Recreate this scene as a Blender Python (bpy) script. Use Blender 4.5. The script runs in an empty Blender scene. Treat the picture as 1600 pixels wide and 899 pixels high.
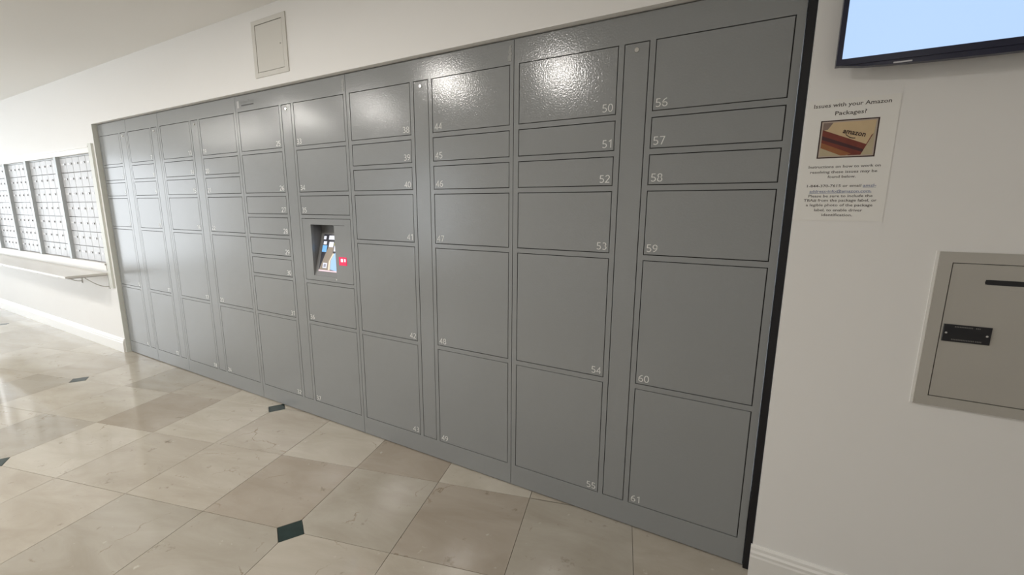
import bpy, bmesh, math, random
from mathutils import Vector, Euler

# ------------------------------------------------------------------ camera, world, exposure
SC = bpy.context.scene
COL = SC.collection
random.seed(7)
CAM_LOC = Vector((0.90519, -1.66373, 1.31940))
CAM_ROT = Euler((math.radians(79.82706), math.radians(-0.44374), math.radians(28.65677)), 'XYZ')
FPX = 669.93
cd = bpy.data.cameras.new('camera'); cam = bpy.data.objects.new('camera', cd); COL.objects.link(cam)
cam.location = CAM_LOC; cam.rotation_euler = CAM_ROT
cd.sensor_fit = 'HORIZONTAL'; cd.sensor_width = 36.0; cd.lens = 36.0 * FPX / 1600.0
cd.clip_start = 0.02; cd.clip_end = 200
SC.camera = cam
SC.view_settings.view_transform = 'Standard'; SC.view_settings.look = 'None'
SC.view_settings.gamma = 1.0; SC.view_settings.use_curve_mapping = False
SC.view_settings.exposure = 0.48
W = bpy.data.worlds.new('world'); SC.world = W; W.use_nodes = True
W.node_tree.nodes['Background'].inputs[0].default_value = (0.80, 0.90, 1.0, 1)
W.node_tree.nodes['Background'].inputs[1].default_value = 1.6

ROOM_X0, ROOM_X1 = -10.6, 3.2
ROOM_Y0 = -4.4
H = 2.43
WY = -0.03            # face of the long wall; locker fronts stand at y = 0
WIN_END = (-4.25, -0.20, 0.02, 2.40)        # opening in the end wall  y0 y1 z0 z1
WIN_BACK = (-10.3, -7.95, 0.75, 2.15)        # opening in the long wall beyond the mailboxes
WIN_SIDE = (-8.9, -3.4, 0.45, 2.20)        # opening in the wall across the room  x0 x1 z0 z1
def area(name, loc, rot, sx, sy, power, color):
    l = bpy.data.lights.new(name, 'AREA'); l.shape = 'RECTANGLE'; l.size = sx; l.size_y = sy
    l.energy = power; l.color = color
    o = bpy.data.objects.new(name, l); COL.objects.link(o); o.location = loc; o.rotation_euler = rot
    return o
area('daylight_end', (ROOM_X0 - 0.32, (WIN_END[0] + WIN_END[1]) / 2, 1.2), (0, math.radians(-90), 0), 2.5, 4.2, 42, (1.0, 0.995, 0.98))
area('daylight_side', ((WIN_SIDE[0] + WIN_SIDE[1]) / 2, ROOM_Y0 - 0.32, 1.35), (math.radians(90), 0, 0), 5.6, 1.9, 23, (1.0, 0.995, 0.98))
area('daylight_back', ((WIN_BACK[0] + WIN_BACK[1]) / 2, 0.13, 1.45), (math.radians(-90), 0, 0), 2.3, 1.4, 110, (0.95, 0.98, 1.0))
LAMP_SPOTS = [(-0.53, -1.76), (-1.50, -1.55), (-2.84, -2.00), (-3.95, -1.92), (-6.40, -2.31), (-5.2, -2.1), (1.75, -3.1)]  # last spot is an added lamp, out of view, brightening the right-hand wall
LAMP_POWER = 11.5
LAMP_LABELS = ['round recessed ceiling lamp mirrored on the locker beside the black strip', 'round recessed ceiling lamp nearest to the wall of lockers',
               'round recessed ceiling lamp across the floor from the kiosk', 'round recessed ceiling lamp facing the narrow lockers',
               'round recessed ceiling lamp facing the third mailbox unit', 'round recessed ceiling lamp facing the first mailbox unit',
               'added ceiling fill lamp facing the television']

# ------------------------------------------------------------------ node helpers / materials
def mat(name):
    m = bpy.data.materials.new(name); m.use_nodes = True
    return m, m.node_tree.nodes, m.node_tree.links, m.node_tree.nodes['Principled BSDF']
def plain(name, col, rough=0.5, metal=0.0, spec=0.5, noise=0.0, nscale=8.0, bump=0.0, bscale=200.0):
    m, N, L, b = mat(name)
    b.inputs['Base Color'].default_value = (*col, 1); b.inputs['Roughness'].default_value = rough
    b.inputs['Metallic'].default_value = metal; b.inputs['Specular IOR Level'].default_value = spec
    tc = N.new('ShaderNodeTexCoord')
    if noise:
        n = N.new('ShaderNodeTexNoise'); n.inputs['Scale'].default_value = nscale; n.inputs['Detail'].default_value = 5
        L.new(tc.outputs['Object'], n.inputs['Vector'])
        r = N.new('ShaderNodeMixRGB'); r.blend_type = 'MIX'
        r.inputs[1].default_value = (*[c * (1 - noise) for c in col], 1); r.inputs[2].default_value = (*[min(1, c * (1 + noise)) for c in col], 1)
        L.new(n.outputs['Fac'], r.inputs[0]); L.new(r.outputs[0], b.inputs['Base Color'])
    if bump:
        n2 = N.new('ShaderNodeTexNoise'); n2.inputs['Scale'].default_value = bscale; n2.inputs['Detail'].default_value = 2
        L.new(tc.outputs['Object'], n2.inputs['Vector'])
        bp = N.new('ShaderNodeBump'); bp.inputs['Strength'].default_value = bump; bp.inputs['Distance'].default_value = 0.001
        L.new(n2.outputs['Fac'], bp.inputs['Height']); L.new(bp.outputs['Normal'], b.inputs['Normal'])
    return m
def emit(name, col, strength, base=(0.02, 0.02, 0.02)):
    m, N, L, b = mat(name)
    b.inputs['Base Color'].default_value = (*base, 1); b.inputs['Roughness'].default_value = 0.3
    b.inputs['Emission Color'].default_value = (*col, 1); b.inputs['Emission Strength'].default_value = strength
    return m
M = {}
M['wall'] = plain('wall_paint', (0.89, 0.878, 0.855), 0.55, noise=0.015, nscale=1.5, bump=0.06, bscale=90)
M['ceil'] = plain('ceiling_paint', (0.87, 0.858, 0.83), 0.8, noise=0.015, nscale=1.2)
M['trim'] = plain('trim_gloss_white', (0.86, 0.845, 0.81), 0.3, noise=0.01)
M['jamb'] = plain('jamb_grey', (0.70, 0.71, 0.655), 0.45, noise=0.03)
M['locker'] = plain('locker_grey_powder_coat', (0.287, 0.297, 0.299), 0.15, spec=0.6, noise=0.02, nscale=2.0, bump=0.50, bscale=150)
M['dark'] = plain('locker_inside_dark', (0.012, 0.012, 0.012), 0.7)
M['white_print'] = plain('white_print', (0.74, 0.74, 0.72), 0.5)
M['chrome'] = plain('lock_chrome', (0.75, 0.75, 0.74), 0.18, metal=1.0)
M['black'] = plain('black_strip', (0.006, 0.006, 0.009), 0.35, noise=0.2)
M['recess'] = plain('kiosk_recess_grey', (0.22, 0.22, 0.22), 0.4)
M['logo_grey'] = plain('logo_grey_print', (0.15, 0.15, 0.15), 0.5)
M['emblem'] = plain('emblem_print', (0.42, 0.42, 0.42), 0.4)
M['logo_dark'] = plain('logo_dark_print', (0.06, 0.06, 0.06), 0.5)
M['tape'] = plain('clear_sealant', (0.36, 0.36, 0.355), 0.10, bump=1.0, bscale=120)
M['mail'] = plain('mailbox_aluminium_white', (0.52, 0.52, 0.525), 0.35, metal=0.0, noise=0.03, nscale=6)
M['mullion'] = plain('mailbox_mullion_grey', (0.47, 0.495, 0.50), 0.35, metal=0.1)
M['mlock'] = plain('mailbox_lock', (0.32, 0.31, 0.30), 0.2, metal=1.0)
M['mlabel'] = plain('mailbox_number_tag', (0.92, 0.92, 0.92), 0.25)
M['panel'] = plain('access_panel_paint', (0.70, 0.68, 0.63), 0.5, noise=0.01)
M['steel'] = plain('brushed_steel', (0.53, 0.51, 0.465), 0.42, metal=0.35, noise=0.05, nscale=5)
M['steel_door'] = plain('brushed_steel_door', (0.52, 0.50, 0.455), 0.40, metal=0.35, noise=0.06, nscale=4)
M['plate'] = plain('black_plate', (0.013, 0.013, 0.016), 0.3)
M['plate_text'] = plain('plate_print', (0.17, 0.165, 0.155), 0.5)
M['label_strip'] = plain('label_strip', (0.50, 0.48, 0.44), 0.5)
M['paper'] = plain('notice_paper', (0.90, 0.885, 0.845), 0.6, noise=0.008)
M['ink'] = plain('notice_ink', (0.10, 0.085, 0.075), 0.6)
M['ink_blue'] = plain('notice_link_ink', (0.20, 0.24, 0.38), 0.6)
M['pic_frame'] = plain('picture_border_brown', (0.045, 0.02, 0.018), 0.6)
M['pic_mat'] = plain('picture_border_buff', (0.52, 0.43, 0.36), 0.6)
M['pic_bg'] = plain('picture_background', (0.52, 0.44, 0.29), 0.6, noise=0.12, nscale=40)
M['pic_corner'] = plain('picture_corner_grey', (0.26, 0.19, 0.16), 0.6)
M['pic_top'] = plain('picture_box_top', (0.66, 0.50, 0.30), 0.6, noise=0.10, nscale=30)
M['pic_side'] = plain('picture_box_side', (0.20, 0.045, 0.03), 0.6, noise=0.3, nscale=60)
M['pic_side2'] = plain('picture_box_side_tape', (0.07, 0.025, 0.028), 0.6)
M['pic_lower'] = plain('picture_box_lower', (0.33, 0.13, 0.05), 0.6, noise=0.2, nscale=60)
M['tv_body'] = plain('television_plastic', (0.012, 0.014, 0.040), 0.30)  # blue in the black: screen glow on the bezel put into the colour
M['tv_badge'] = plain('television_badge', (0.45, 0.45, 0.47), 0.3, metal=0.8)
M['tv_screen'] = emit('television_screen', (0.355, 0.50, 0.75), 1.0)
M['red'] = emit('scanner_red_glow', (0.85, 0.02, 0.10), 0.8)
M['red_core'] = emit('scanner_core', (1.0, 0.75, 0.85), 1.2)
M['lens'] = emit('lamp_lens', (1.0, 0.93, 0.82), 14.0)
M['winframe'] = plain('window_frame', (0.55, 0.55, 0.55), 0.4, metal=0.4)
M['shelf'] = plain('shelf_white', (0.78, 0.76, 0.72), 0.35)
M['bracket'] = plain('bracket_grey', (0.52, 0.50, 0.46), 0.4, metal=0.2)
M['inset'] = plain('dark_green_inset', (0.018, 0.035, 0.032), 0.10, noise=0.5, nscale=25)
M['grout'] = plain('grout', (0.31, 0.28, 0.235), 0.8)
def glass_mat():
    m, N, L, b = mat('window_glass')
    N.remove(b); out = N['Material Output']
    t = N.new('ShaderNodeBsdfTransparent'); g = N.new('ShaderNodeBsdfGlossy'); g.inputs['Roughness'].default_value = 0.0
    f = N.new('ShaderNodeFresnel'); f.inputs['IOR'].default_value = 1.45; x = N.new('ShaderNodeMixShader')
    L.new(f.outputs[0], x.inputs[0]); L.new(t.outputs[0], x.inputs[1]); L.new(g.outputs[0], x.inputs[2]); L.new(x.outputs[0], out.inputs['Surface'])
    return m
M['glass'] = glass_mat()
def tile_mat():
    m, N, L, b = mat('polished_marble_tile')
    tc = N.new('ShaderNodeTexCoord'); oi = N.new('ShaderNodeObjectInfo')
    geo = N.new('ShaderNodeNewGeometry')
    off = N.new('ShaderNodeVectorMath'); off.operation = 'SCALE'; off.inputs[0].default_value = (13.0, 7.0, 3.0)
    L.new(oi.outputs['Random'], off.inputs['Scale'])
    add = N.new('ShaderNodeVectorMath'); add.operation = 'ADD'
    L.new(tc.outputs['Object'], add.inputs[0]); L.new(off.outputs[0], add.inputs[1])
    mp = N.new('ShaderNodeMapping'); mp.inputs['Scale'].default_value = (1.6, 4.2, 1); mp.inputs['Rotation'].default_value = (0, 0, 0.5)
    L.new(add.outputs[0], mp.inputs['Vector'])
    n1 = N.new('ShaderNodeTexNoise'); n1.inputs['Scale'].default_value = 1.3; n1.inputs['Detail'].default_value = 7; n1.inputs['Roughness'].default_value = 0.62; n1.inputs['Distortion'].default_value = 0.6
    L.new(mp.outputs[0], n1.inputs['Vector'])
    r1 = N.new('ShaderNodeValToRGB'); e = r1.color_ramp.elements
    e[0].position = 0.30; e[0].color = (0.84, 0.81, 0.765, 1); e[1].position = 0.72; e[1].color = (1.08, 1.08, 1.08, 1)
    L.new(n1.outputs['Fac'], r1.inputs[0])
    mul = N.new('ShaderNodeMixRGB'); mul.blend_type = 'MULTIPLY'; mul.inputs[0].default_value = 1.0
    L.new(oi.outputs['Color'], mul.inputs[1]); L.new(r1.outputs[0], mul.inputs[2])
    # small pits and stains
    n2 = N.new('ShaderNodeTexNoise'); n2.inputs['Scale'].default_value = 11; n2.inputs['Detail'].default_value = 6; n2.inputs['Roughness'].default_value = 0.7
    L.new(add.outputs[0], n2.inputs['Vector'])
    r2 = N.new('ShaderNodeValToRGB'); e = r2.color_ramp.elements
    e[0].position = 0.27; e[0].color = (0.42, 0.38, 0.32, 1); e[1].position = 0.37; e[1].color = (1, 1, 1, 1)
    L.new(n2.outputs['Fac'], r2.inputs[0])
    mul2 = N.new('ShaderNodeMixRGB'); mul2.blend_type = 'MULTIPLY'; mul2.inputs[0].default_value = 0.75
    L.new(mul.outputs[0], mul2.inputs[1]); L.new(r2.outputs[0], mul2.inputs[2])
    # pale flecks
    n3 = N.new('ShaderNodeTexNoise'); n3.inputs['Scale'].default_value = 26; n3.inputs['Detail'].default_value = 3
    L.new(add.outputs[0], n3.inputs['Vector'])
    r3 = N.new('ShaderNodeValToRGB'); e = r3.color_ramp.elements
    e[0].position = 0.70; e[0].color = (0, 0, 0, 1); e[1].position = 0.78; e[1].color = (1, 1, 1, 1)
    L.new(n3.outputs['Fac'], r3.inputs[0])
    mx = N.new('ShaderNodeMixRGB'); mx.inputs[2].default_value = (0.66, 0.63, 0.56, 1)
    fm = N.new('ShaderNodeMath'); fm.operation = 'MULTIPLY'; fm.inputs[1].default_value = 0.5
    L.new(r3.outputs[0], fm.inputs[0]); L.new(fm.outputs[0], mx.inputs[0]); L.new(mul2.outputs[0], mx.inputs[1])
    # hairline cracks
    v = N.new('ShaderNodeTexVoronoi'); v.feature = 'DISTANCE_TO_EDGE'; v.inputs['Scale'].default_value = 1.7
    nd = N.new('ShaderNodeTexNoise'); nd.inputs['Scale'].default_value = 9; nd.inputs['Detail'].default_value = 4
    L.new(add.outputs[0], nd.inputs['Vector'])
    vm = N.new('ShaderNodeVectorMath'); vm.operation = 'MULTIPLY_ADD'; vm.inputs[1].default_value = (0.18, 0.18, 0.18)
    L.new(nd.outputs['Color'], vm.inputs[0]); L.new(add.outputs[0], vm.inputs[2]); L.new(vm.outputs[0], v.inputs['Vector'])
    rc = N.new('ShaderNodeValToRGB'); e = rc.color_ramp.elements
    e[0].position = 0.0; e[0].color = (0.62, 0.56, 0.48, 1); e[1].position = 0.006; e[1].color = (1, 1, 1, 1)
    L.new(v.outputs['Distance'], rc.inputs[0])
    gate = N.new('ShaderNodeMapRange'); gate.inputs['From Min'].default_value = 0.52; gate.inputs['From Max'].default_value = 0.60
    L.new(n1.outputs['Fac'], gate.inputs['Value'])
    mc = N.new('ShaderNodeMixRGB'); mc.blend_type = 'MULTIPLY'
    L.new(gate.outputs[0], mc.inputs[0]); L.new(mx.outputs[0], mc.inputs[1]); L.new(rc.outputs[0], mc.inputs[2])
    L.new(mc.outputs[0], b.inputs['Base Color'])
    b.inputs['Roughness'].default_value = 0.09; b.inputs['Specular IOR Level'].default_value = 0.5
    nb = N.new('ShaderNodeTexNoise'); nb.inputs['Scale'].default_value = 3.0; nb.inputs['Detail'].default_value = 2
    L.new(add.outputs[0], nb.inputs['Vector'])
    bp = N.new('ShaderNodeBump'); bp.inputs['Strength'].default_value = 0.02; bp.inputs['Distance'].default_value = 0.01
    L.new(nb.outputs['Fac'], bp.inputs['Height']); L.new(bp.outputs['Normal'], b.inputs['Normal'])
    return m
M['tile'] = tile_mat()

# ------------------------------------------------------------------ mesh helpers
def bm_box(bm, x0, x1, y0, y1, z0, z1):
    v = [bm.verts.new((x, y, z)) for x in (x0, x1) for y in (y0, y1) for z in (z0, z1)]
    for f in ((0, 1, 3, 2), (4, 6, 7, 5), (0, 4, 5, 1), (2, 3, 7, 6), (0, 2, 6, 4), (1, 5, 7, 3)):
        bm.faces.new([v[i] for i in f])
def bm_prism(bm, pts, axis, a, b):
    """pts: 2D outline; extruded along axis from a to b.  axis 'y': pts are (x,z); 'x': (y,z); 'z': (x,y)"""
    def P(p, t):
        return {'y': (p[0], t, p[1]), 'x': (t, p[0], p[1]), 'z': (p[0], p[1], t)}[axis]
    va = [bm.verts.new(P(p, a)) for p in pts]; vb = [bm.verts.new(P(p, b)) for p in pts]
    n = len(pts)
    bm.faces.new(va); bm.faces.new(vb[::-1])
    for i in range(n): bm.faces.new((va[i], va[(i + 1) % n], vb[(i + 1) % n], vb[i]))
def bm_disc(bm, cx, cz, r, y0, y1, n=16, r1=None):
    """cylinder / cone frustum along y, front at y0"""
    r1 = r if r1 is None else r1
    a = [bm.verts.new((cx + r * math.cos(2 * math.pi * i / n), y0, cz + r * math.sin(2 * math.pi * i / n))) for i in range(n)]
    b = [bm.verts.new((cx + r1 * math.cos(2 * math.pi * i / n), y1, cz + r1 * math.sin(2 * math.pi * i / n))) for i in range(n)]
    bm.faces.new(a); bm.faces.new(b[::-1])
    for i in range(n): bm.faces.new((a[i], a[(i + 1) % n], b[(i + 1) % n], b[i]))
def bm_plate(bm, x0, x1, z0, z1, y0, y1, ch=0.0015):
    """door leaf: box with chamfered front edge, front at y0"""
    A = [bm.verts.new(p) for p in ((x0 + ch, y0, z0 + ch), (x1 - ch, y0, z0 + ch), (x1 - ch, y0, z1 - ch), (x0 + ch, y0, z1 - ch))]
    B = [bm.verts.new(p) for p in ((x0, y0 + ch, z0), (x1, y0 + ch, z0), (x1, y0 + ch, z1), (x0, y0 + ch, z1))]
    C = [bm.verts.new(p) for p in ((x0, y1, z0), (x1, y1, z0), (x1, y1, z1), (x0, y1, z1))]
    bm.faces.new(A); bm.faces.new(C[::-1])
    for i in range(4):
        j = (i + 1) % 4
        bm.faces.new((A[i], B[i], B[j], A[j])); bm.faces.new((B[i], C[i], C[j], B[j]))
def finish(name, bm, m, parent=None, loc=None):
    bmesh.ops.recalc_face_normals(bm, faces=bm.faces)
    me = bpy.data.meshes.new(name); bm.to_mesh(me); bm.free()
    me.materials.append(m)
    return link(name, me, parent, loc)
def link(name, me, parent=None, loc=None):
    o = bpy.data.objects.new(name, me); COL.objects.link(o)
    if parent: o.parent = parent
    if loc: o.location = loc
    return o
def box(name, m, parent, *dims):
    bm = bmesh.new(); bm_box(bm, *dims); return finish(name, bm, m, parent)
def boxes(name, m, parent, lst):
    bm = bmesh.new()
    for d in lst: bm_box(bm, *d)
    return finish(name, bm, m, parent)
def flat(name, m, parent, pts, y, t=0.0006):
    """thin printed sheet in the x-z plane, front face at y"""
    bm = bmesh.new(); bm_prism(bm, pts, 'y', y, y + t); return finish(name, bm, m, parent)
def tag(o, label, cat, group=None):
    o['label'] = label; o['category'] = cat
    if group: o['group'] = group
    return o
def struct(o):
    o['kind'] = 'structure'; return o
def thing(name, label, cat, loc, group=None):
    o = bpy.data.objects.new(name, None); COL.objects.link(o); o.location = loc; o.empty_display_size = 0.1
    return tag(o, label, cat, group)
TXT = {}
def text_mesh(s, bold=0.0):
    """mesh of a string in x-z plane, normalised: left 0, baseline 0, height of a capital = 1"""
    if (s, bold) in TXT: return TXT[(s, bold)]
    c = bpy.data.curves.new('lettering', 'FONT'); c.body = s; c.size = 1.0; c.resolution_u = 2; c.offset = bold
    o = bpy.data.objects.new('lettering', c); COL.objects.link(o)
    dg = bpy.context.evaluated_depsgraph_get()
    me = bpy.data.meshes.new_from_object(o.evaluated_get(dg))
    bpy.data.objects.remove(o); bpy.data.curves.remove(c)
    vs = [(v.co.x, v.co.y) for v in me.vertices]; fs = [tuple(p.vertices) for p in me.polygons]
    bpy.data.meshes.remove(me)
    x0 = min(v[0] for v in vs); x1 = max(v[0] for v in vs)
    TXT[(s, bold)] = (vs, fs, x0, x1); return TXT[(s, bold)]
def lettering(name, s, m, parent, y, cap, x=None, z=0.0, align='l', width=None, bold=0.0):
    vs, fs, x0, x1 = text_mesh(s, bold)
    sz = cap / 0.727; sx = sz if width is None else width / (x1 - x0)
    w = (x1 - x0) * sx
    ox = {'l': x, 'r': x - w, 'c': x - w / 2}[align]
    me = bpy.data.meshes.new(name)
    me.from_pydata([(ox + (a - x0) * sx, y, z + b * sz) for a, b in vs], [], fs); me.materials.append(m)
    return link(name, me, parent)
def arc(cx, cy, rx, ry, a0_, a1_, n_=9):
    return [(cx + rx * math.cos(math.radians(a0_ + (a1_ - a0_) * i / n_)), cy + ry * math.sin(math.radians(a0_ + (a1_ - a0_) * i / n_))) for i in range(n_ + 1)]
DIG = {'0': [arc(.27, .5, .23, .46, 90, 450, 20)], '1': [[(.10, .80), (.33, .97), (.33, .0)]],
       '2': [arc(.26, .72, .21, .24, 160, -30, 10) + [(.06, .045), (.50, .045)]],
       '3': [arc(.24, .74, .20, .215, 140, -85, 10) + [(.18, .52)], [(.18, .52), (.25, .52)] + arc(.25, .275, .23, .235, 85, -140, 11)],
       '4': [[(.40, .0), (.40, .95), (.03, .28), (.53, .28)]],
       '5': [[(.46, .95), (.12, .95), (.09, .56)] + arc(.24, .30, .24, .26, 115, -140, 12)],
       '6': [arc(.55, .36, .49, .60, 100, 178, 8) + arc(.28, .28, .22, .24, 180, 540, 18)],
       '7': [[(.03, .95), (.49, .95), (.18, .0)]],
       '8': [arc(.27, .73, .19, .22, 270, 630, 18), arc(.27, .265, .22, .24, 90, 450, 18)],
       '9': [arc(.26, .69, .21, .26, 0, 360, 18) + arc(-.02, .60, .49, .56, 5, -75, 8)]}
NUM = {}
def number_mesh(sn, cap, width, m):
    if sn in NUM: return NUM[sn]
    hw = 0.052; vs, fs = [], []; adv = 0.0
    for ch in sn:
        for pl_ in DIG[ch]:
            base = len(vs)
            for i, p in enumerate(pl_):
                a_ = pl_[max(0, i - 1)]; b_ = pl_[min(len(pl_) - 1, i + 1)]
                def nrm(u, v):
                    l_ = math.hypot(v[0] - u[0], v[1] - u[1]) or 1; return (-(v[1] - u[1]) / l_, (v[0] - u[0]) / l_)
                n1 = nrm(a_, p) if i > 0 else nrm(p, b_); n2 = nrm(p, b_) if i < len(pl_) - 1 else n1
                mx_, my_ = n1[0] + n2[0], n1[1] + n2[1]; k_ = 2 * hw / max(0.35, mx_ * mx_ + my_ * my_)
                vs += [(adv + p[0] + mx_ * k_, p[1] + my_ * k_), (adv + p[0] - mx_ * k_, p[1] - my_ * k_)]
                if i: fs.append((base + 2 * i - 2, base + 2 * i - 1, base + 2 * i + 1, base + 2 * i))
        adv += 0.64
    xs_ = [v[0] for v in vs]; x0_ = min(xs_); k = width / 1.18
    me = bpy.data.meshes.new('number'); me.from_pydata([((v[0] - x0_) * k, 0, v[1] * cap) for v in vs], [], fs); me.materials.append(m)
    NUM[sn] = (me, (max(xs_) - x0_) * k); return NUM[sn]
def project(p):
    q = CAM_ROT.to_matrix().transposed() @ (Vector(p) - CAM_LOC)
    if q.z > -0.05: return None
    return (800 + FPX * q.x / -q.z, 449.5 - FPX * q.y / -q.z)

# ------------------------------------------------------------------ room shell
NX0, NX1, NZ = -4.037, 1.026, 2.011          # niche of the lockers
MX0, MX1, MZ0, MZ1 = -7.170, -4.155, 0.82, 1.785   # opening of the mailbox wall
TH = 0.55                                    # thickness of the long wall
struct(boxes('wall_back', M['wall'], None, [
    (ROOM_X0, WIN_BACK[0], WY, 0.1, 0, H), (WIN_BACK[1], MX0, WY, 0.1, 0, H), (WIN_BACK[0], WIN_BACK[1], WY, 0.1, 0, WIN_BACK[2]), (WIN_BACK[0], WIN_BACK[1], WY, 0.1, WIN_BACK[3], H), (MX0, MX1, WY, TH, 0, MZ0), (MX0, MX1, WY, TH, MZ1, H),
    (MX1, NX0, WY, TH, 0, H), (NX0, NX1, WY, TH, NZ, H), (NX1, ROOM_X1, WY, TH, 0, H)]))
struct(box('ceiling', M['ceil'], None, ROOM_X0, ROOM_X1, ROOM_Y0, TH, H, H + 0.15))
struct(box('wall_right', M['wall'], None, ROOM_X1, ROOM_X1 + 0.2, ROOM_Y0, TH, 0, H))
a0, a1, c0, c1 = WIN_END
struct(boxes('wall_left', M['wall'], None, [
    (ROOM_X0 - 0.2, ROOM_X0, ROOM_Y0, a0, 0, H), (ROOM_X0 - 0.2, ROOM_X0, a1, TH, 0, H),
    (ROOM_X0 - 0.2, ROOM_X0, a0, a1, 0, c0), (ROOM_X0 - 0.2, ROOM_X0, a0, a1, c1, H)]))
w1 = struct(boxes('window_1', M['winframe'], None,
    [(ROOM_X0 - 0.13, ROOM_X0 - 0.07, a0 + (a1 - a0) * k / 3 - 0.03, a0 + (a1 - a0) * k / 3 + 0.03, c0, c1) for k in (1, 2)] +
    [(ROOM_X0 - 0.13, ROOM_X0 - 0.07, a0, a0 + 0.05, c0, c1), (ROOM_X0 - 0.13, ROOM_X0 - 0.07, a1 - 0.05, a1, c0, c1),
     (ROOM_X0 - 0.13, ROOM_X0 - 0.07, a0 + 0.05, a1 - 0.05, c0, c0 + 0.06), (ROOM_X0 - 0.13, ROOM_X0 - 0.07, a0 + 0.05, a1 - 0.05, c1 - 0.06, c1)]))
for k in range(3):
    box('pane', M['glass'], w1, ROOM_X0 - 0.104, ROOM_X0 - 0.098, a0 + (a1 - a0) * k / 3 + 0.05, a0 + (a1 - a0) * (k + 1) / 3 - 0.05, c0 + 0.06, c1 - 0.06)
b0, b1, e0, e1 = WIN_SIDE
struct(boxes('wall_front', M['wall'], None, [
    (ROOM_X0, b0, ROOM_Y0 - 0.2, ROOM_Y0, 0, H), (b1, ROOM_X1, ROOM_Y0 - 0.2, ROOM_Y0, 0, H),
    (b0, b1, ROOM_Y0 - 0.2, ROOM_Y0, 0, e0), (b0, b1, ROOM_Y0 - 0.2, ROOM_Y0, e1, H)]))
n = 5
w2 = struct(boxes('window_2', M['winframe'], None,
    [(b0 + (b1 - b0) * k / n - 0.03, b0 + (b1 - b0) * k / n + 0.03, ROOM_Y0 - 0.13, ROOM_Y0 - 0.07, e0, e1) for k in range(1, n)] +
    [(b0, b0 + 0.05, ROOM_Y0 - 0.13, ROOM_Y0 - 0.07, e0, e1), (b1 - 0.05, b1, ROOM_Y0 - 0.13, ROOM_Y0 - 0.07, e0, e1),
     (b0 + 0.05, b1 - 0.05, ROOM_Y0 - 0.13, ROOM_Y0 - 0.07, e0, e0 + 0.06), (b0 + 0.05, b1 - 0.05, ROOM_Y0 - 0.13, ROOM_Y0 - 0.07, e1 - 0.06, e1)]))
for k in range(n):
    box('pane', M['glass'], w2, b0 + (b1 - b0) * k / n + 0.05, b0 + (b1 - b0) * (k + 1) / n - 0.05, ROOM_Y0 - 0.104, ROOM_Y0 - 0.098, e0 + 0.06, e1 - 0.06)

g0, g1, h0, h1 = WIN_BACK
w3 = struct(boxes('window_3', M['winframe'], None,
    [(g0 + (g1 - g0) * k / 2 - 0.03, g0 + (g1 - g0) * k / 2 + 0.03, 0.04, 0.08, h0 + 0.06, h1 - 0.06) for k in (1,)] +
    [(g0, g0 + 0.05, 0.04, 0.08, h0, h1), (g1 - 0.05, g1, 0.04, 0.08, h0, h1), (g0 + 0.05, g1 - 0.05, 0.04, 0.08, h0, h0 + 0.06), (g0 + 0.05, g1 - 0.05, 0.0, 0.06, h1 - 0.06, h1)]))
for k in range(2):
    box('pane', M['glass'], w3, g0 + (g1 - g0) * k / 2 + 0.05, g0 + (g1 - g0) * (k + 1) / 2 - 0.05, 0.057, 0.063, h0 + 0.06, h1 - 0.06)
# baseboards with a stepped moulding
PROF = [(0, 0), (-0.019, 0), (-0.019, 0.088), (-0.016, 0.094), (-0.0165, 0.104), (-0.011, 0.111), (-0.010, 0.121), (-0.005, 0.128), (0, 0.128)]
def baseboard(name, x0, x1):
    bm = bmesh.new(); bm_prism(bm, [(WY + p[0], p[1]) for p in PROF], 'x', x0, x1)
    return struct(finish(name, bm, M['trim']))
baseboard('baseboard_left', ROOM_X0, -4.045)
baseboard('baseboard_right', 1.020, ROOM_X1)
# lining of the niche and casings round the mailboxes
struct(box('trim_1', M['jamb'], None, NX0 - 0.001, NX0 + 0.006, WY - 0.004, 0.02, 0.0, NZ - 0.001))
struct(box('trim_2', M['jamb'], None, -4.140, -4.072, WY - 0.016, WY, 0.60, 1.858))
struct(boxes('trim_3', M['trim'], None, [(-7.80, -4.142, WY - 0.020, WY, 0.755, 0.818), (-7.80, -4.142, WY - 0.028, WY, 0.806, 0.822)]))
struct(boxes('trim_4', M['trim'], None, [(-7.80, -4.142, WY - 0.012, WY, 1.786, 1.835), (-7.80, -4.142, WY - 0.018, WY, 1.829, 1.841)]))
struct(boxes('trim_5', M['black'], None, [(1.0025, 1.0255, -0.012, 0.02, 0.002, 2.006)]))

# ------------------------------------------------------------------ floor: marble tiles with green insets
OX, OY, UX, UY = -0.65131, -0.71641, 0.44532, 0.11324
S = math.hypot(UX, UY); ANG = math.atan2(UY, UX); CL = 0.066
floor = struct(box('floor', M['grout'], None, ROOM_X0, ROOM_X1, ROOM_Y0, TH, -0.10, -0.008))
def node(i, j): return (OX + i * UX - j * UY, OY + i * UY + j * UX)
def has_inset(i, j): return i % 2 == 0 and j % 2 == 0 and ((i + j) // 2) % 2 == 0
TILE_CACHE = {}
G = 0.0008
def tile_outline(cl, g):
    """outline about the tile's centre in its own axes; cl: 4 flags for clipped corners"""
    h = S / 2 - g; c = CL + g * 0.4; out = []
    for k, (sx, sy) in enumerate(((-1, -1), (1, -1), (1, 1), (-1, 1))):
        if cl[k]:
            p, q = (sx * h, sy * (h - c)), (sx * (h - c), sy * h)
            out += [p, q] if k in (0, 2) else [q, p]
        else: out.append((sx * h, sy * h))
    return out
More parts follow.
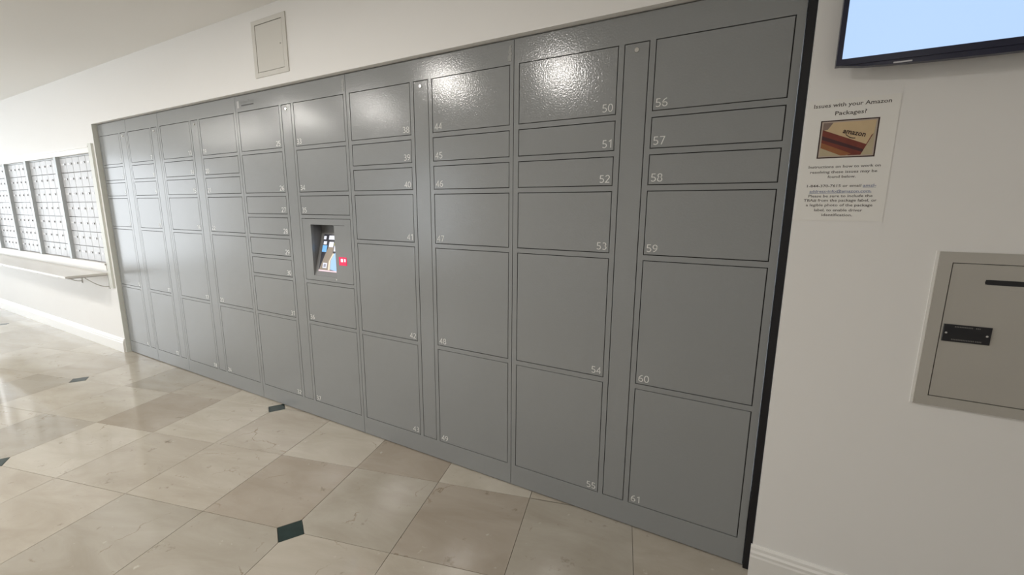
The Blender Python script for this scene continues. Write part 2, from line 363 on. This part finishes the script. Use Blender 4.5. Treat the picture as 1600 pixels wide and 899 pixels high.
def tile_mesh(cl):
    if cl in TILE_CACHE: return TILE_CACHE[cl]
    bm = bmesh.new()
    o1, o2 = tile_outline(cl, G), tile_outline(cl, G + 0.0006)
    top = [bm.verts.new((x, y, 0)) for x, y in o2]; mid = [bm.verts.new((x, y, -0.0006)) for x, y in o1]; bot = [bm.verts.new((x, y, -0.008)) for x, y in o1]
    nn = len(top); bm.faces.new(top)
    for i in range(nn):
        j = (i + 1) % nn
        bm.faces.new((mid[i], mid[j], top[j], top[i])); bm.faces.new((bot[i], bot[j], mid[j], mid[i]))
    bmesh.ops.recalc_face_normals(bm, faces=bm.faces)
    me = bpy.data.meshes.new('tile'); bm.to_mesh(me); bm.free(); me.materials.append(M['tile'])
    TILE_CACHE[cl] = me; return me
CREAM, BROWN, GREY, PALE = (0.49, 0.45, 0.385), (0.41, 0.362, 0.302), (0.44, 0.408, 0.35), (0.53, 0.493, 0.425)
KNOWN = {(-1, 0): BROWN, (0, 0): GREY, (1, 0): BROWN, (0, 1): BROWN, (-1, 1): PALE, (2, 0): GREY, (-1, -1): GREY, (0, -1): CREAM, (1, -1): CREAM,
         (-2, 0): CREAM, (-2, 1): CREAM, (-3, 0): CREAM, (-3, 1): PALE, (-4, 1): (0.40, 0.355, 0.295), (-2, -1): GREY, (-3, -1): CREAM, (1, 1): PALE, (2, 1): PALE, (-3, 2): PALE, (-4, 2): CREAM}
rest = bmesh.new(); nvis = 0
iv = bpy.data.meshes.new('inset')
bm = bmesh.new(); q = CL - 0.0012
pts = [(-q, 0), (0, -q), (q, 0), (0, q)]
tv = [bm.verts.new((x, y, -0.0004)) for x, y in pts]; bv = [bm.verts.new((x, y, -0.008)) for x, y in pts]
bm.faces.new(tv)
for i in range(4): bm.faces.new((bv[i], bv[(i + 1) % 4], tv[(i + 1) % 4], tv[i]))
bmesh.ops.recalc_face_normals(bm, faces=bm.faces); bm.to_mesh(iv); bm.free(); iv.materials.append(M['inset'])
for i in range(-24, 12):
    for j in range(-14, 10):
        cx, cy = node(i + 0.5, j + 0.5)
        if not (ROOM_X0 + 0.29 < cx < ROOM_X1 - 0.29 and ROOM_Y0 + 0.29 < cy < 0.24): continue
        cl = tuple(has_inset(i + a, j + b) for a, b in ((0, 0), (1, 0), (1, 1), (0, 1)))
        pr = [project((*node(i + a, j + b), 0)) for a in (0, 0.5, 1) for b in (0, 0.5, 1)]
        vis = cy < 0.2 and any(p and -30 < p[0] < 1630 and p[1] < 925 for p in pr)
        if vis:
            o = link('tile', tile_mesh(cl), floor, (cx, cy, 0)); o.rotation_euler = (0, 0, ANG)
            col = KNOWN.get((i, j)) or random.choice([CREAM, CREAM, PALE, GREY, PALE])
            k = random.uniform(0.96, 1.04); o.color = (col[0] * k, col[1] * k, col[2] * k, 1); nvis += 1
        else:
            ca, sa = math.cos(ANG), math.sin(ANG)
            o2 = tile_outline(cl, G + 0.0006)
            rest.faces.new([rest.verts.new((cx + x * ca - y * sa, cy + x * sa + y * ca, 0)) for x, y in o2])
        if cl[0]:
            nx, ny = node(i, j)
            o = link('inset', iv, floor, (nx, ny, 0)); o.rotation_euler = (0, 0, ANG)
o = finish('tile_field', rest, M['tile'], floor); o['kind'] = 'stuff'; o.color = (*CREAM, 1)

# ------------------------------------------------------------------ parcel lockers
ZT, MOD, RG = 1.9223, 0.1292, 0.0113         # top of the door grid, one module, half of the rail
LTOP = 2.006
DOOR_CACHE = {}
GAP = 0.0014
def door_mesh(name, w, h, mt):
    key = (name, round(w, 4), round(h, 4))
    if key not in DOOR_CACHE:
        bm = bmesh.new(); bm_plate(bm, 0, w, 0, h, 0, 0.016, 0.0012)
        bmesh.ops.recalc_face_normals(bm, faces=bm.faces)
        me = bpy.data.meshes.new(name); bm.to_mesh(me); bm.free(); me.materials.append(mt); DOOR_CACHE[key] = me
    return DOOR_CACHE[key]
lock_me = None
def rows(mods):
    z = ZT; out = []
    for k, n_ in enumerate(mods):
        zb = z - n_ * MOD
        out.append((z - RG, (zb + RG) if k < len(mods) - 1 else 0.1101)); z = zb
    return out
STD = [2, 1, 1, 2, 4, 4]
def locker(x0, width, cols, strip, label, smear=False):
    """cols: (xL, xR, modules, first number, side of the number, index of the kiosk row)"""
    global lock_me
    t = thing('parcel_locker', label, 'locker', (x0, 0, 0), 'grey parcel lockers set into the wall')
    s = 0.0014
    holes = [(c[0], c[1], rows(c[2])) for c in cols] + [(strip[0], strip[1], [(ZT - RG, 0.1101)])]
    holes.sort()
    bars = [(s, width - s, 0, 0.02, ZT - RG + GAP, LTOP), (s, width - s, 0, 0.02, 0.006, 0.1101 - GAP)]
    xs = s
    for xl, xr, rr in holes:
        bars.append((xs, xl - GAP, 0, 0.02, 0.1101 - GAP, ZT - RG + GAP)); xs = xr + GAP
        for (za, zb), (zc, zd) in zip(rr, rr[1:]): bars.append((xl - GAP, xr + GAP, 0, 0.02, zc + GAP, zb - GAP))
    bars.append((xs, width - s, 0, 0.02, 0.1101 - GAP, ZT - RG + GAP))
    fr = boxes('frame', M['locker'], t, bars)
    if smear:
        rnd = random.Random(int(x0 * 100)); bm = bmesh.new()
        pts = []; nz = 9; z0_, z1_ = 1.925, 1.985
        L_ = [(width - 0.024 + rnd.uniform(-0.008, 0.006), z0_ + (z1_ - z0_) * k / nz) for k in range(nz + 1)]
        R_ = [(width - 0.012 + rnd.uniform(-0.004, 0.006), z0_ + (z1_ - z0_) * k / nz) for k in range(nz + 1)]
        bm_prism(bm, L_ + R_[::-1], 'y', -0.0012, 0.0); finish('sealant_smear', bm, M['tape'], t)
    bm = bmesh.new()
    kio = [c for c in cols if c[5] is not None]
    bm_box(bm, s, width - s, 0.090 if kio else 0.0205, 0.50, 0.0, LTOP)
    if kio:
        kx0, kx1 = kio[0][0], kio[0][1]; ka, kb = rows(kio[0][2])[kio[0][5]]
        bm_box(bm, s, kx0 - 0.004, 0.0205, 0.090, 0.0, LTOP); bm_box(bm, kx1 + 0.004, width - s, 0.0205, 0.090, 0.0, LTOP)
        bm_box(bm, kx0 - 0.004, kx1 + 0.004, 0.0205, 0.090, 0.0, kb - 0.004); bm_box(bm, kx0 - 0.004, kx1 + 0.004, 0.0205, 0.090, ka + 0.004, LTOP)
    finish('carcass', bm, M['dark'], t)
    for xl, xr, mods, first, side, krow in cols:
        num = first
        for k, (za, zb) in enumerate(rows(mods)):
            w, h = xr - xl - 2 * GAP, za - zb - 2 * GAP
            if k == krow:
                kiosk(t, xl + GAP, xr - GAP, zb + GAP, za - GAP); continue
            d = link('door', door_mesh('door', w, h, M['locker']), t, (xl + GAP, 0, zb + GAP))
            nm_, nw = number_mesh(str(num), 0.0285, 0.041, M['white_print'])
            link('number', nm_, d, (0.009 if side == 'l' else w - 0.009 - nw, -0.0004, 0.010))
            num += 1
    w, h = strip[1] - strip[0] - 2 * GAP, ZT - RG - 0.1101 - 2 * GAP
    d = link('service_panel', door_mesh('service_panel', w, h, M['locker']), t, (strip[0] + GAP, 0, 0.1101 + GAP))
    if lock_me is None:
        bm = bmesh.new(); bm_disc(bm, 0, 0, 0.0075, -0.004, 0.0, 18, 0.009); bm_box(bm, -0.0012, 0.0012, -0.0046, -0.0039, -0.004, 0.004)
        bmesh.ops.recalc_face_normals(bm, faces=bm.faces)
        lock_me = bpy.data.meshes.new('lock'); bm.to_mesh(lock_me); bm.free(); lock_me.materials.append(M['chrome'])
    link('lock', lock_me, d, (w / 2, 0, h - 0.023))
    return t
def kiosk(t, x0, x1, z0, z1):
    wx = t.location.x
    ox0, ox1, oz0, oz1 = -1.351 - wx, -1.152 - wx, 0.930, 1.230     # opening
    p = boxes('kiosk_panel', M['locker'], t, [(x0, ox0, 0, 0.016, z0, z1), (ox1, x1, 0, 0.016, z0, z1), (ox0, ox1, 0, 0.016, z0, oz0), (ox0, ox1, 0, 0.016, oz1, z1)])
    # recess: sloped back, deeper at the top
    yb, yt = 0.004, 0.074
    bm = bmesh.new()
    bm_prism(bm, [(0.0165, oz0), (0.0165, oz1), (0.082, oz1), (0.082, oz0)], 'x', ox0 - 0.006, ox0)
    bm_prism(bm, [(0.0165, oz0), (0.0165, oz1), (0.082, oz1), (0.082, oz0)], 'x', ox1, ox1 + 0.006)
    bm_prism(bm, [(yb, oz0), (yt, 1.185), (yt, oz1), (0.084, oz1), (0.084, oz0)], 'x', ox0, ox1)
    finish('kiosk_recess', bm, M['recess'], p)
    # screen lies on the slope
    sx0, sx1, sz0, sz1 = ox0 + 0.028, ox1 - 0.012, 0.957, 1.172
    def sy(z): return yb + (yt - yb) * (z - oz0) / (1.185 - oz0)
    def sheet(name, m, uv, lift, par):
        vs = [(sx0 + u * (sx1 - sx0), sy(sz0 + v * (sz1 - sz0)) - lift, sz0 + v * (sz1 - sz0)) for u, v in uv]
        bm = bmesh.new(); a = [bm.verts.new(q_) for q_ in vs]; b = [bm.verts.new((q_[0], q_[1] + 0.0008, q_[2])) for q_ in vs]
        bm.faces.new(a); bm.faces.new(b[::-1]); nn = len(vs)
        for i in range(nn): bm.faces.new((a[i], a[(i + 1) % nn], b[(i + 1) % nn], b[i]))
        return finish(name, bm, m, par)
    R_ = lambda a, b, c, d: [(a, b), (c, b), (c, d), (a, d)]
    E_ = lambda n_, c, s_=0.75: M.setdefault(n_, emit('screen_' + n_, c, s_))
    scr = sheet('touchscreen', E_('s_dark', (0.02, 0.02, 0.03)), R_(0, 0, 1, 1), 0.0010, t)
    parts = [('s_brown', (0.30, 0.24, 0.18), [(0.02, 0.03), (0.62, 0.03), (0.62, 0.66), (0.34, 0.66), (0.22, 0.45)]),
             ('s_blue', (0.42, 0.66, 1.0), [(0.62, 0.06), (0.99, 0.03), (0.99, 0.52), (0.72, 0.50), (0.58, 0.30)]),
             ('s_cream', (0.95, 0.80, 0.60), [(0.50, 0.04), (0.60, 0.05), (0.56, 0.30), (0.70, 0.48), (0.64, 0.50), (0.48, 0.28)]),
             ('s_pink', (1.0, 0.72, 0.78), R_(0.0, 0.0, 1.0, 0.035)),
             ('s_sky', (0.22, 0.55, 1.0), R_(0.02, 0.52, 0.26, 0.70)), ('s_sky', (0.22, 0.55, 1.0), R_(0.66, 0.80, 0.98, 0.97)),
             ('s_white', (0.85, 0.86, 0.95), R_(0.30, 0.86, 0.62, 0.97)), ('s_white', (0.85, 0.86, 0.95), R_(0.05, 0.72, 0.22, 0.81)),
             ('s_white', (0.85, 0.86, 0.95), R_(0.36, 0.66, 0.60, 0.80)), ('s_white', (0.85, 0.86, 0.95), R_(0.66, 0.55, 0.86, 0.70)),
             ('s_white', (0.85, 0.86, 0.95), R_(0.20, 0.09, 0.42, 0.23)), ('s_white', (0.85, 0.86, 0.95), R_(0.03, 0.86, 0.16, 0.95)),
             ('s_olive', (0.30, 0.30, 0.12), R_(0.62, 0.70, 0.80, 0.78)), ('s_grey', (0.35, 0.35, 0.42), R_(0.25, 0.12, 0.37, 0.20))]
    for k, (n_, c, uv) in enumerate(parts): sheet('screen_tile', E_(n_, c), uv, 0.0012 + 0.0002 * (k + 1), scr)
    # scanner window with its red light
    bm = bmesh.new(); bm_plate(bm, -1.124 - wx, -1.062 - wx, 1.004, 1.052, -0.003, 0.0, 0.002)
    sc = finish('scanner_window', bm, M['red'], p)
    for (u0, u1, v0, v1) in ((-1.105, -1.090, 1.024, 1.042), (-1.078, -1.068, 1.026, 1.042)):
        box('scanner_light', M['red_core'], sc, u0 - wx, u1 - wx, -0.0042, -0.003, v0, v1)
    bm = bmesh.new(); bm_disc(bm, -1.155 - wx, 0.918, 0.004, -0.002, 0.0, 10); finish('indicator', bm, M['white_print'], p)
    box('slot', M['dark'], p, -1.150 - wx, -1.065 - wx, -0.0006, 0.0, 1.2285, 1.2300)
AB = (0.0252, 0.4323, 0.5653, 0.9745)
SX = (0.4551, 0.5427)
locker(0.0, 1.0015, [(AB[0], AB[1], STD, 50, 'r', None), (AB[2], AB[3], STD, 56, 'l', None)], SX,
       'grey parcel locker with doors numbered 50 to 61, beside the black strip')
locker(-0.994, 0.994, [(AB[0], AB[1], STD, 38, 'r', None), (AB[2], AB[3], STD, 44, 'l', None)], SX,
       'grey parcel locker with doors numbered 38 to 49', smear=True)
u3 = locker(-1.990, 0.996, [(AB[0], AB[1], [2, 2, 1, 1, 1, 1, 2, 4], 25, 'r', None), (AB[2], AB[3], [2, 2, 1, 3, 2, 4], 33, 'l', 3)], SX,
       'grey parcel locker with a lit touchscreen kiosk and doors 25 to 37', smear=True)
locker(-2.990, 1.000, [(AB[0], AB[1], STD, 13, 'r', None), (AB[2], AB[3], STD, 19, 'l', None)], SX,
       'grey parcel locker with two door columns, left of the kiosk locker')
locker(-3.508, 0.518, [(0.021, 0.379, STD, 7, 'r', None)], (0.404, 0.491),
       'narrow single-column grey parcel locker between a narrow one and a wide one')
locker(-4.029, 0.521, [(0.022, 0.377, STD, 1, 'r', None)], (0.407, 0.496),
       'narrow single-column grey parcel locker at the end of the row by the mailboxes')
# emblem on the kiosk locker's header
wx = u3.location.x
em = flat('emblem', M['emblem'], u3, [(-1.968 - wx, 1.935), (-1.946 - wx, 1.935), (-1.946 - wx, 1.976), (-1.968 - wx, 1.976)], -0.0005, 0.0005)
lettering('emblem_lettering', 'Urban-Posts', M['logo_grey'], u3, -0.0005, 0.020, x=-1.930 - wx, z=1.957, align='l', width=0.142)
flat('emblem_line', M['logo_dark'], u3, [(-1.924 - wx, 1.943), (-1.796 - wx, 1.943), (-1.796 - wx, 1.9505), (-1.924 - wx, 1.9505)], -0.0005, 0.0005)

# ------------------------------------------------------------------ mailbox units on the far part of the wall
BX = [-4.158, -4.965, -5.790, -6.493, -7.168, -7.86, -8.56]
mail_labels = ['white mailbox unit next to the parcel lockers, end of its row', 'white mailbox unit, second in the row from the parcel lockers',
               'white mailbox unit, third in the row from the parcel lockers', 'white mailbox unit, fourth in the row from the parcel lockers']
NC, NR = 5, 7
for k in range(4):
    xr, xl = BX[k], BX[k + 1]
    t = thing('mailbox_unit', mail_labels[k], 'mailbox', (xl, 0, MZ0), 'mailbox units above the ledge')
    Wd, Ht = xr - xl, MZ1 - MZ0
    mw = 0.055
    boxes('cabinet', M['mail'], t, [(0.001, Wd - 0.001, -0.002, 0.24, 0.003, Ht - 0.001)])
    box('mullion', M['mullion'], t, 0.001, mw, -0.046, -0.002, 0.003, Ht - 0.001)
    box('top_rail', M['mullion'], t, mw, Wd - 0.002, -0.018, -0.002, Ht - 0.012, Ht - 0.001)
    dx, dz = (Wd - mw - 0.004) / NC, (Ht - 0.016) / NR
    dm = door_mesh('mailbox_door', dx - 0.005, dz - 0.005, M['mail'])
    lm = bpy.data.meshes.new('lock'); bm = bmesh.new(); bm_disc(bm, 0, 0, 0.009, -0.007, 0, 10); bmesh.ops.recalc_face_normals(bm, faces=bm.faces); bm.to_mesh(lm); bm.free(); lm.materials.append(M['mlock'])
    nm = bpy.data.meshes.new('number_tag'); bm = bmesh.new(); bm_box(bm, -0.017, 0.017, -0.002, 0, -0.007, 0.007); bmesh.ops.recalc_face_normals(bm, faces=bm.faces); bm.to_mesh(nm); bm.free(); nm.materials.append(M['mlabel'])
    for i in range(NC):
        for j in range(NR):
            d = link('mailbox_door', dm, t, (mw + i * dx + 0.002, -0.0185, 0.006 + j * dz))
            link('lock', lm, d, (dx * 0.78, 0, dz * 0.56))
            link('number_tag', nm, d, (dx * 0.36, 0, dz * 0.56))

# shelf under the ledge with brackets
SHZ = 0.735
sh = thing('wall_shelf', 'long white shelf on brackets below the mailbox ledge', 'shelf', (-4.16, WY, SHZ))
box('shelf_board', M['shelf'], sh, -3.6, 0.0, -0.29, 0.0, -0.018, 0.0)
for k in range(6):
    xb = -0.03 - k * 0.62
    bm = bmesh.new()
    bm_box(bm, xb - 0.012, xb + 0.012, -0.27, 0.0, -0.026, -0.018)
    bm_box(bm, xb - 0.012, xb + 0.012, -0.006, 0.0, -0.15, -0.026)
    seg = []
    for q_ in range(7):
        a = math.pi / 2 * q_ / 6
        seg.append((-0.16 + 0.155 * (q_ / 6), -0.026 - 0.10 * math.sin(a)))
    for (ya, za), (yb_, zb_) in zip(seg, seg[1:]):
        bm_prism(bm, [(ya, za), (yb_, zb_), (yb_, zb_ - 0.008), (ya, za - 0.008)], 'x', xb - 0.005, xb + 0.005)
    finish('bracket', bm, M['bracket'], sh)

# ------------------------------------------------------------------ access panel high on the wall
ap = thing('access_panel', 'cream metal access panel high on the wall above the lockers', 'panel', (-1.694, WY, 2.066))
w, h, f = 0.305, 0.300, 0.030
boxes('panel_frame', M['panel'], ap, [(0, f, -0.006, 0, 0, h), (w - f, w, -0.006, 0, 0, h), (f, w - f, -0.006, 0, 0, f - 0.006), (f, w - f, -0.006, 0, h - f + 0.006, h)])
bm = bmesh.new(); bm_plate(bm, f + 0.003, w - f - 0.003, f - 0.003, h - f + 0.003, -0.005, -0.001, 0.001); pd = finish('panel_door', bm, M['panel'], ap)
bm = bmesh.new(); bm_disc(bm, w - f - 0.022, h * 0.5, 0.004, -0.007, -0.005, 10); finish('latch', bm, M['chrome'], pd)
box('panel_back', M['dark'], ap, f, w - f, -0.001, -0.0002, f - 0.006, h - f + 0.006)

# ------------------------------------------------------------------ mail drop box in the right-hand wall
md = thing('mail_drop', 'steel mail drop with a black slot set in the wall', 'mail drop', (1.383, WY, 0.766))
w, h, f = 0.46, 0.450, 0.029
bm = bmesh.new()
for d in ((0, f, -0.008, 0, 0, h), (w - f, w, -0.008, 0, 0, h), (f, w - f, -0.008, 0, 0, f), (f, w - f, -0.008, 0, h - f, h)): bm_box(bm, *d)
finish('mail_frame', bm, M['steel'], md)
boxes('caulk', M['trim'], md, [(-0.006, 0, -0.003, 0, -0.003, h + 0.002), (0, w, -0.002, 0, h, h + 0.002)])
box('mail_back', M['dark'], md, f, w - f, -0.0015, -0.0002, f, h - f)
sl0, sl1, slz0, slz1 = 0.102, 0.358, 0.365, 0.378
dr = boxes('mail_door', M['steel_door'], md, [(f + 0.0025, w - f - 0.0025, -0.006, -0.0016, f + 0.002, slz0), (f + 0.0025, w - f - 0.0025, -0.006, -0.0016, slz1, h - f - 0.002),
    (f + 0.0025, sl0, -0.006, -0.0016, slz0, slz1), (sl1, w - f - 0.0025, -0.006, -0.0016, slz0, slz1)])
r = (slz1 - slz0) / 2
def stadium(x0_, x1_, zc, r_, n_=8):
    return [(x0_ + r_ + r_ * math.cos(math.pi / 2 + math.pi * i / n_), zc + r_ * math.sin(math.pi / 2 + math.pi * i / n_)) for i in range(n_ + 1)] + \
           [(x1_ - r_ + r_ * math.cos(-math.pi / 2 + math.pi * i / n_), zc + r_ * math.sin(-math.pi / 2 + math.pi * i / n_)) for i in range(n_ + 1)]
flat('mail_slot', M['plate'], dr, stadium(sl0 - 0.001, sl1 + 0.001, (slz0 + slz1) / 2, r + 0.0005), -0.0066, 0.0006)
lb = flat('slot_label', M['label_strip'], dr, [(0.122, 0.350), (0.338, 0.350), (0.338, 0.3605), (0.122, 0.3605)], -0.0064, 0.0004)
for (u, v) in ((0.150, 0.175), (0.180, 0.222), (0.228, 0.268)):
    flat('label_print', M['steel'], lb, [(u, 0.353), (v, 0.353), (v, 0.3585), (u, 0.3585)], -0.0067, 0.0003)
bm = bmesh.new(); bm_plate(bm, 0.0355, 0.1335, 0.1975, 0.2468, -0.010, -0.006, 0.001); pl = finish('lock_plate', bm, M['plate'], dr)
for (u0, u1, v) in ((0.058, 0.083, 0.2395), (0.0855, 0.0965, 0.2395), (0.101, 0.110, 0.2395), (0.055, 0.087, 0.2025), (0.089, 0.101, 0.2025), (0.104, 0.118, 0.2025)):
    x = u0
    while x < u1 - 0.001:
        flat('plate_print', M['plate_text'], pl, [(x, v), (x + 0.0022, v), (x + 0.0022, v + 0.0034), (x, v + 0.0034)], -0.0103, 0.0003); x += 0.0034
for (u, v) in ((0.0415, 0.2225), (0.1250, 0.2225)):
    bm = bmesh.new(); bm_disc(bm, u, v, 0.0028, -0.0115, -0.010, 10); finish('rivet', bm, M['chrome'], pl)

# ------------------------------------------------------------------ paper notice
PY = WY - 0.0012
pn = thing('paper_notice', 'white printed paper notice about packages taped to the wall', 'notice', (1.031, WY, 1.296))
flat('paper_sheet', M['paper'], pn, [(0, 0), (0.216, 0), (0.216, 0.354), (0, 0.354)], -0.0012, 0.0011)
def line(s, x0_, x1_, z, cap, m='ink', bold=0.012):
    return lettering('printed_line', s, M[m], pn, -0.00135, cap, x=x0_ - 1.031, z=z - 1.296 - cap * 0.5, width=x1_ - x0_, bold=bold)
line('Issues with your Amazon', 1.046, 1.227, 1.634, 0.0115)
line('Packages?', 1.100, 1.174, 1.6105, 0.0115)
L_ = [('Instructions on how to work on', 1.051, 1.224, 1.4575), ('resolving these issues may be', 1.057, 1.218, 1.442), ('found below.', 1.102, 1.170, 1.428),
      ('1-844-370-7615 or email', 1.053, 1.186, 1.401), ('Please be sure to include the', 1.060, 1.216, 1.371),
      ('TBA# from the package label, or', 1.049, 1.227, 1.358), ('a legible photo of the package', 1.056, 1.219, 1.344), ('label, to enable driver', 1.079, 1.197, 1.329), ('identification.', 1.099, 1.175, 1.3145)]
for s, x0_, x1_, z in L_: line(s, x0_, x1_, z, 0.0080)
line('amzl-', 1.190, 1.221, 1.401, 0.0080, 'ink_blue'); line('address-info@amazon.com.', 1.061, 1.212, 1.385, 0.0080, 'ink_blue')
for (x0_, x1_, z) in ((1.190, 1.221, 1.3945), (1.061, 1.212, 1.3785)):
    flat('underline', M['ink_blue'], pn, [(x0_ - 1.031, z - 1.296), (x1_ - 1.031, z - 1.296), (x1_ - 1.031, z - 1.296 + 0.0011), (x0_ - 1.031, z - 1.296 + 0.0011)], -0.00135, 0.0001)
px0, px1, pz0, pz1 = 1.068 - 1.031, 1.2065 - 1.031, 1.482 - 1.296, 1.5905 - 1.296
def pic(name, m, uv, lay, par):
    return flat(name, M[m], par, [(px0 + u * (px1 - px0), pz0 + v * (pz1 - pz0)) for u, v in uv], -0.0014 - 0.00012 * lay, 0.00012)
pf = pic('picture', 'pic_frame', [(0, 0), (1, 0), (1, 1), (0, 1)], 0, pn)
pic('picture_mat', 'pic_mat', [(0.025, 0.03), (0.975, 0.03), (0.975, 0.97), (0.025, 0.97)], 1, pf)
pic('picture_photo', 'pic_bg', [(0.05, 0.06), (0.95, 0.06), (0.95, 0.94), (0.05, 0.94)], 2, pf)
pic('picture_corner', 'pic_corner', [(0.05, 0.74), (0.12, 0.72), (0.22, 0.94), (0.05, 0.94)], 3, pf)  # grey-brown corner of the printed picture
pic('picture_box_top', 'pic_top', [(0.05, 0.745), (0.14, 0.76), (0.23, 0.94), (0.95, 0.94), (0.93, 0.60), (0.83, 0.32)], 4, pf)
pic('picture_box_side', 'pic_side', [(0.05, 0.76), (0.83, 0.33), (0.90, 0.56), (0.93, 0.60), (0.76, 0.06), (0.55, 0.06), (0.05, 0.38)], 5, pf)
pic('picture_box_tape', 'pic_side2', [(0.05, 0.60), (0.80, 0.20), (0.78, 0.13), (0.05, 0.50)], 6, pf)
pic('picture_box_foot', 'pic_lower', [(0.05, 0.42), (0.60, 0.10), (0.50, 0.06), (0.42, 0.06), (0.05, 0.28)], 6, pf)  # brown lower part of the printed box
lt = lettering('picture_lettering', 'amazon', M['pic_frame'], pf, 0.0, 0.0145, x=0, z=0, width=0.056, bold=0.02)
lt.location = (px0 + 0.40 * (px1 - px0), -0.0014 - 0.0010, pz0 + 0.655 * (pz1 - pz0)); lt.rotation_euler = (0, math.radians(15), 0)
sm = []
for i in range(9): sm.append((0.46 + 0.022 * i, 0.600 - 0.014 * i - 0.035 * math.sin(math.pi * i / 8)))
pic('picture_smile', 'pic_frame', sm + [(u, v + 0.025) for u, v in sm[::-1]], 7, pf)

# ------------------------------------------------------------------ television on the right-hand wall
TY = -0.10
tvx0, tvz0, tvw, tvh = 1.0785, 1.7235, 0.735, 0.435
tvt = thing('television', 'black flat television with a pale blue lit screen on the wall', 'television', (tvx0, TY, tvz0))
bz = 0.0125
boxes('bezel', M['tv_body'], tvt, [(0, bz, 0, 0.022, 0, tvh), (tvw - bz, tvw, 0, 0.022, 0, tvh), (bz, tvw - bz, 0, 0.022, 0, 0.0165), (bz, tvw - bz, 0, 0.022, tvh - bz, tvh)])
box('screen', M['tv_screen'], tvt, bz, tvw - bz, 0.002, 0.006, 0.0165, tvh - bz)
bm = bmesh.new(); nn = 14; pts = []
for i in range(nn + 1):
    u = i / nn; pts.append((0.012 + u * (tvw - 0.024), -0.015 * math.sin(math.pi * u) ** 0.5))
bm_prism(bm, pts + [(tvw - 0.012, 0.0), (0.012, 0.0)], 'y', 0.003, 0.022); finish('chin', bm, M['tv_body'], tvt)
bm = bmesh.new()
fr_ = [(0.004, 0.022, 0.004), (tvw - 0.004, 0.022, 0.004), (tvw - 0.004, 0.022, tvh - 0.004), (0.004, 0.022, tvh - 0.004)]
bk_ = [(0.06, 0.048, 0.05), (tvw - 0.06, 0.048, 0.05), (tvw - 0.06, 0.048, tvh - 0.06), (0.06, 0.048, tvh - 0.06)]
A = [bm.verts.new(p) for p in fr_]; B = [bm.verts.new(p) for p in bk_]
bm.faces.new(A); bm.faces.new(B[::-1])
for i in range(4): bm.faces.new((A[i], A[(i + 1) % 4], B[(i + 1) % 4], B[i]))
finish('back_cover', bm, M['tv_body'], tvt)
box('wall_mount', M['tv_body'], tvt, tvw / 2 - 0.10, tvw / 2 + 0.10, 0.048, WY - TY, 0.12, 0.32)
box('badge', M['tv_badge'], tvt, 0.126, 0.164, 0.0015, 0.003, -0.0095, -0.0060)

# ------------------------------------------------------------------ recessed ceiling lamps, the last one an added fill
for k, (lx, ly) in enumerate(LAMP_SPOTS):
    t = thing('ceiling_lamp', LAMP_LABELS[k], 'lamp', (lx, ly, H), 'recessed ceiling lamps')
    bm = bmesh.new(); n_ = 28
    ro, ri = 0.085, 0.066
    prof = [(ro, 0.0), (ro, -0.004), (ri, -0.006), (ri, 0.0)]
    rings = [[bm.verts.new((r_ * math.cos(2 * math.pi * i / n_), r_ * math.sin(2 * math.pi * i / n_), z_)) for i in range(n_)] for r_, z_ in prof]
    for a in range(4):
        b = (a + 1) % 4
        for i in range(n_): bm.faces.new((rings[a][i], rings[a][(i + 1) % n_], rings[b][(i + 1) % n_], rings[b][i]))
    finish('lamp_trim', bm, M['trim'], t)
    bm = bmesh.new(); bm_prism(bm, [(0.065 * math.cos(2 * math.pi * i / n_), 0.065 * math.sin(2 * math.pi * i / n_)) for i in range(n_)], 'z', -0.003, -0.0005)
    finish('lamp_lens', bm, M['lens'], t)
    l = bpy.data.lights.new('lamp_light', 'AREA'); l.shape = 'DISK'; l.size = 0.13; l.energy = LAMP_POWER * (0.28 if lx > 1 else 0.7 if lx < -5 else 1.0); l.color = (1.0, 0.96, 0.91)
    o = bpy.data.objects.new('lamp_light', l); COL.objects.link(o); o.parent = t; o.location = (0, 0, -0.008)
print('visible tiles', nvis)
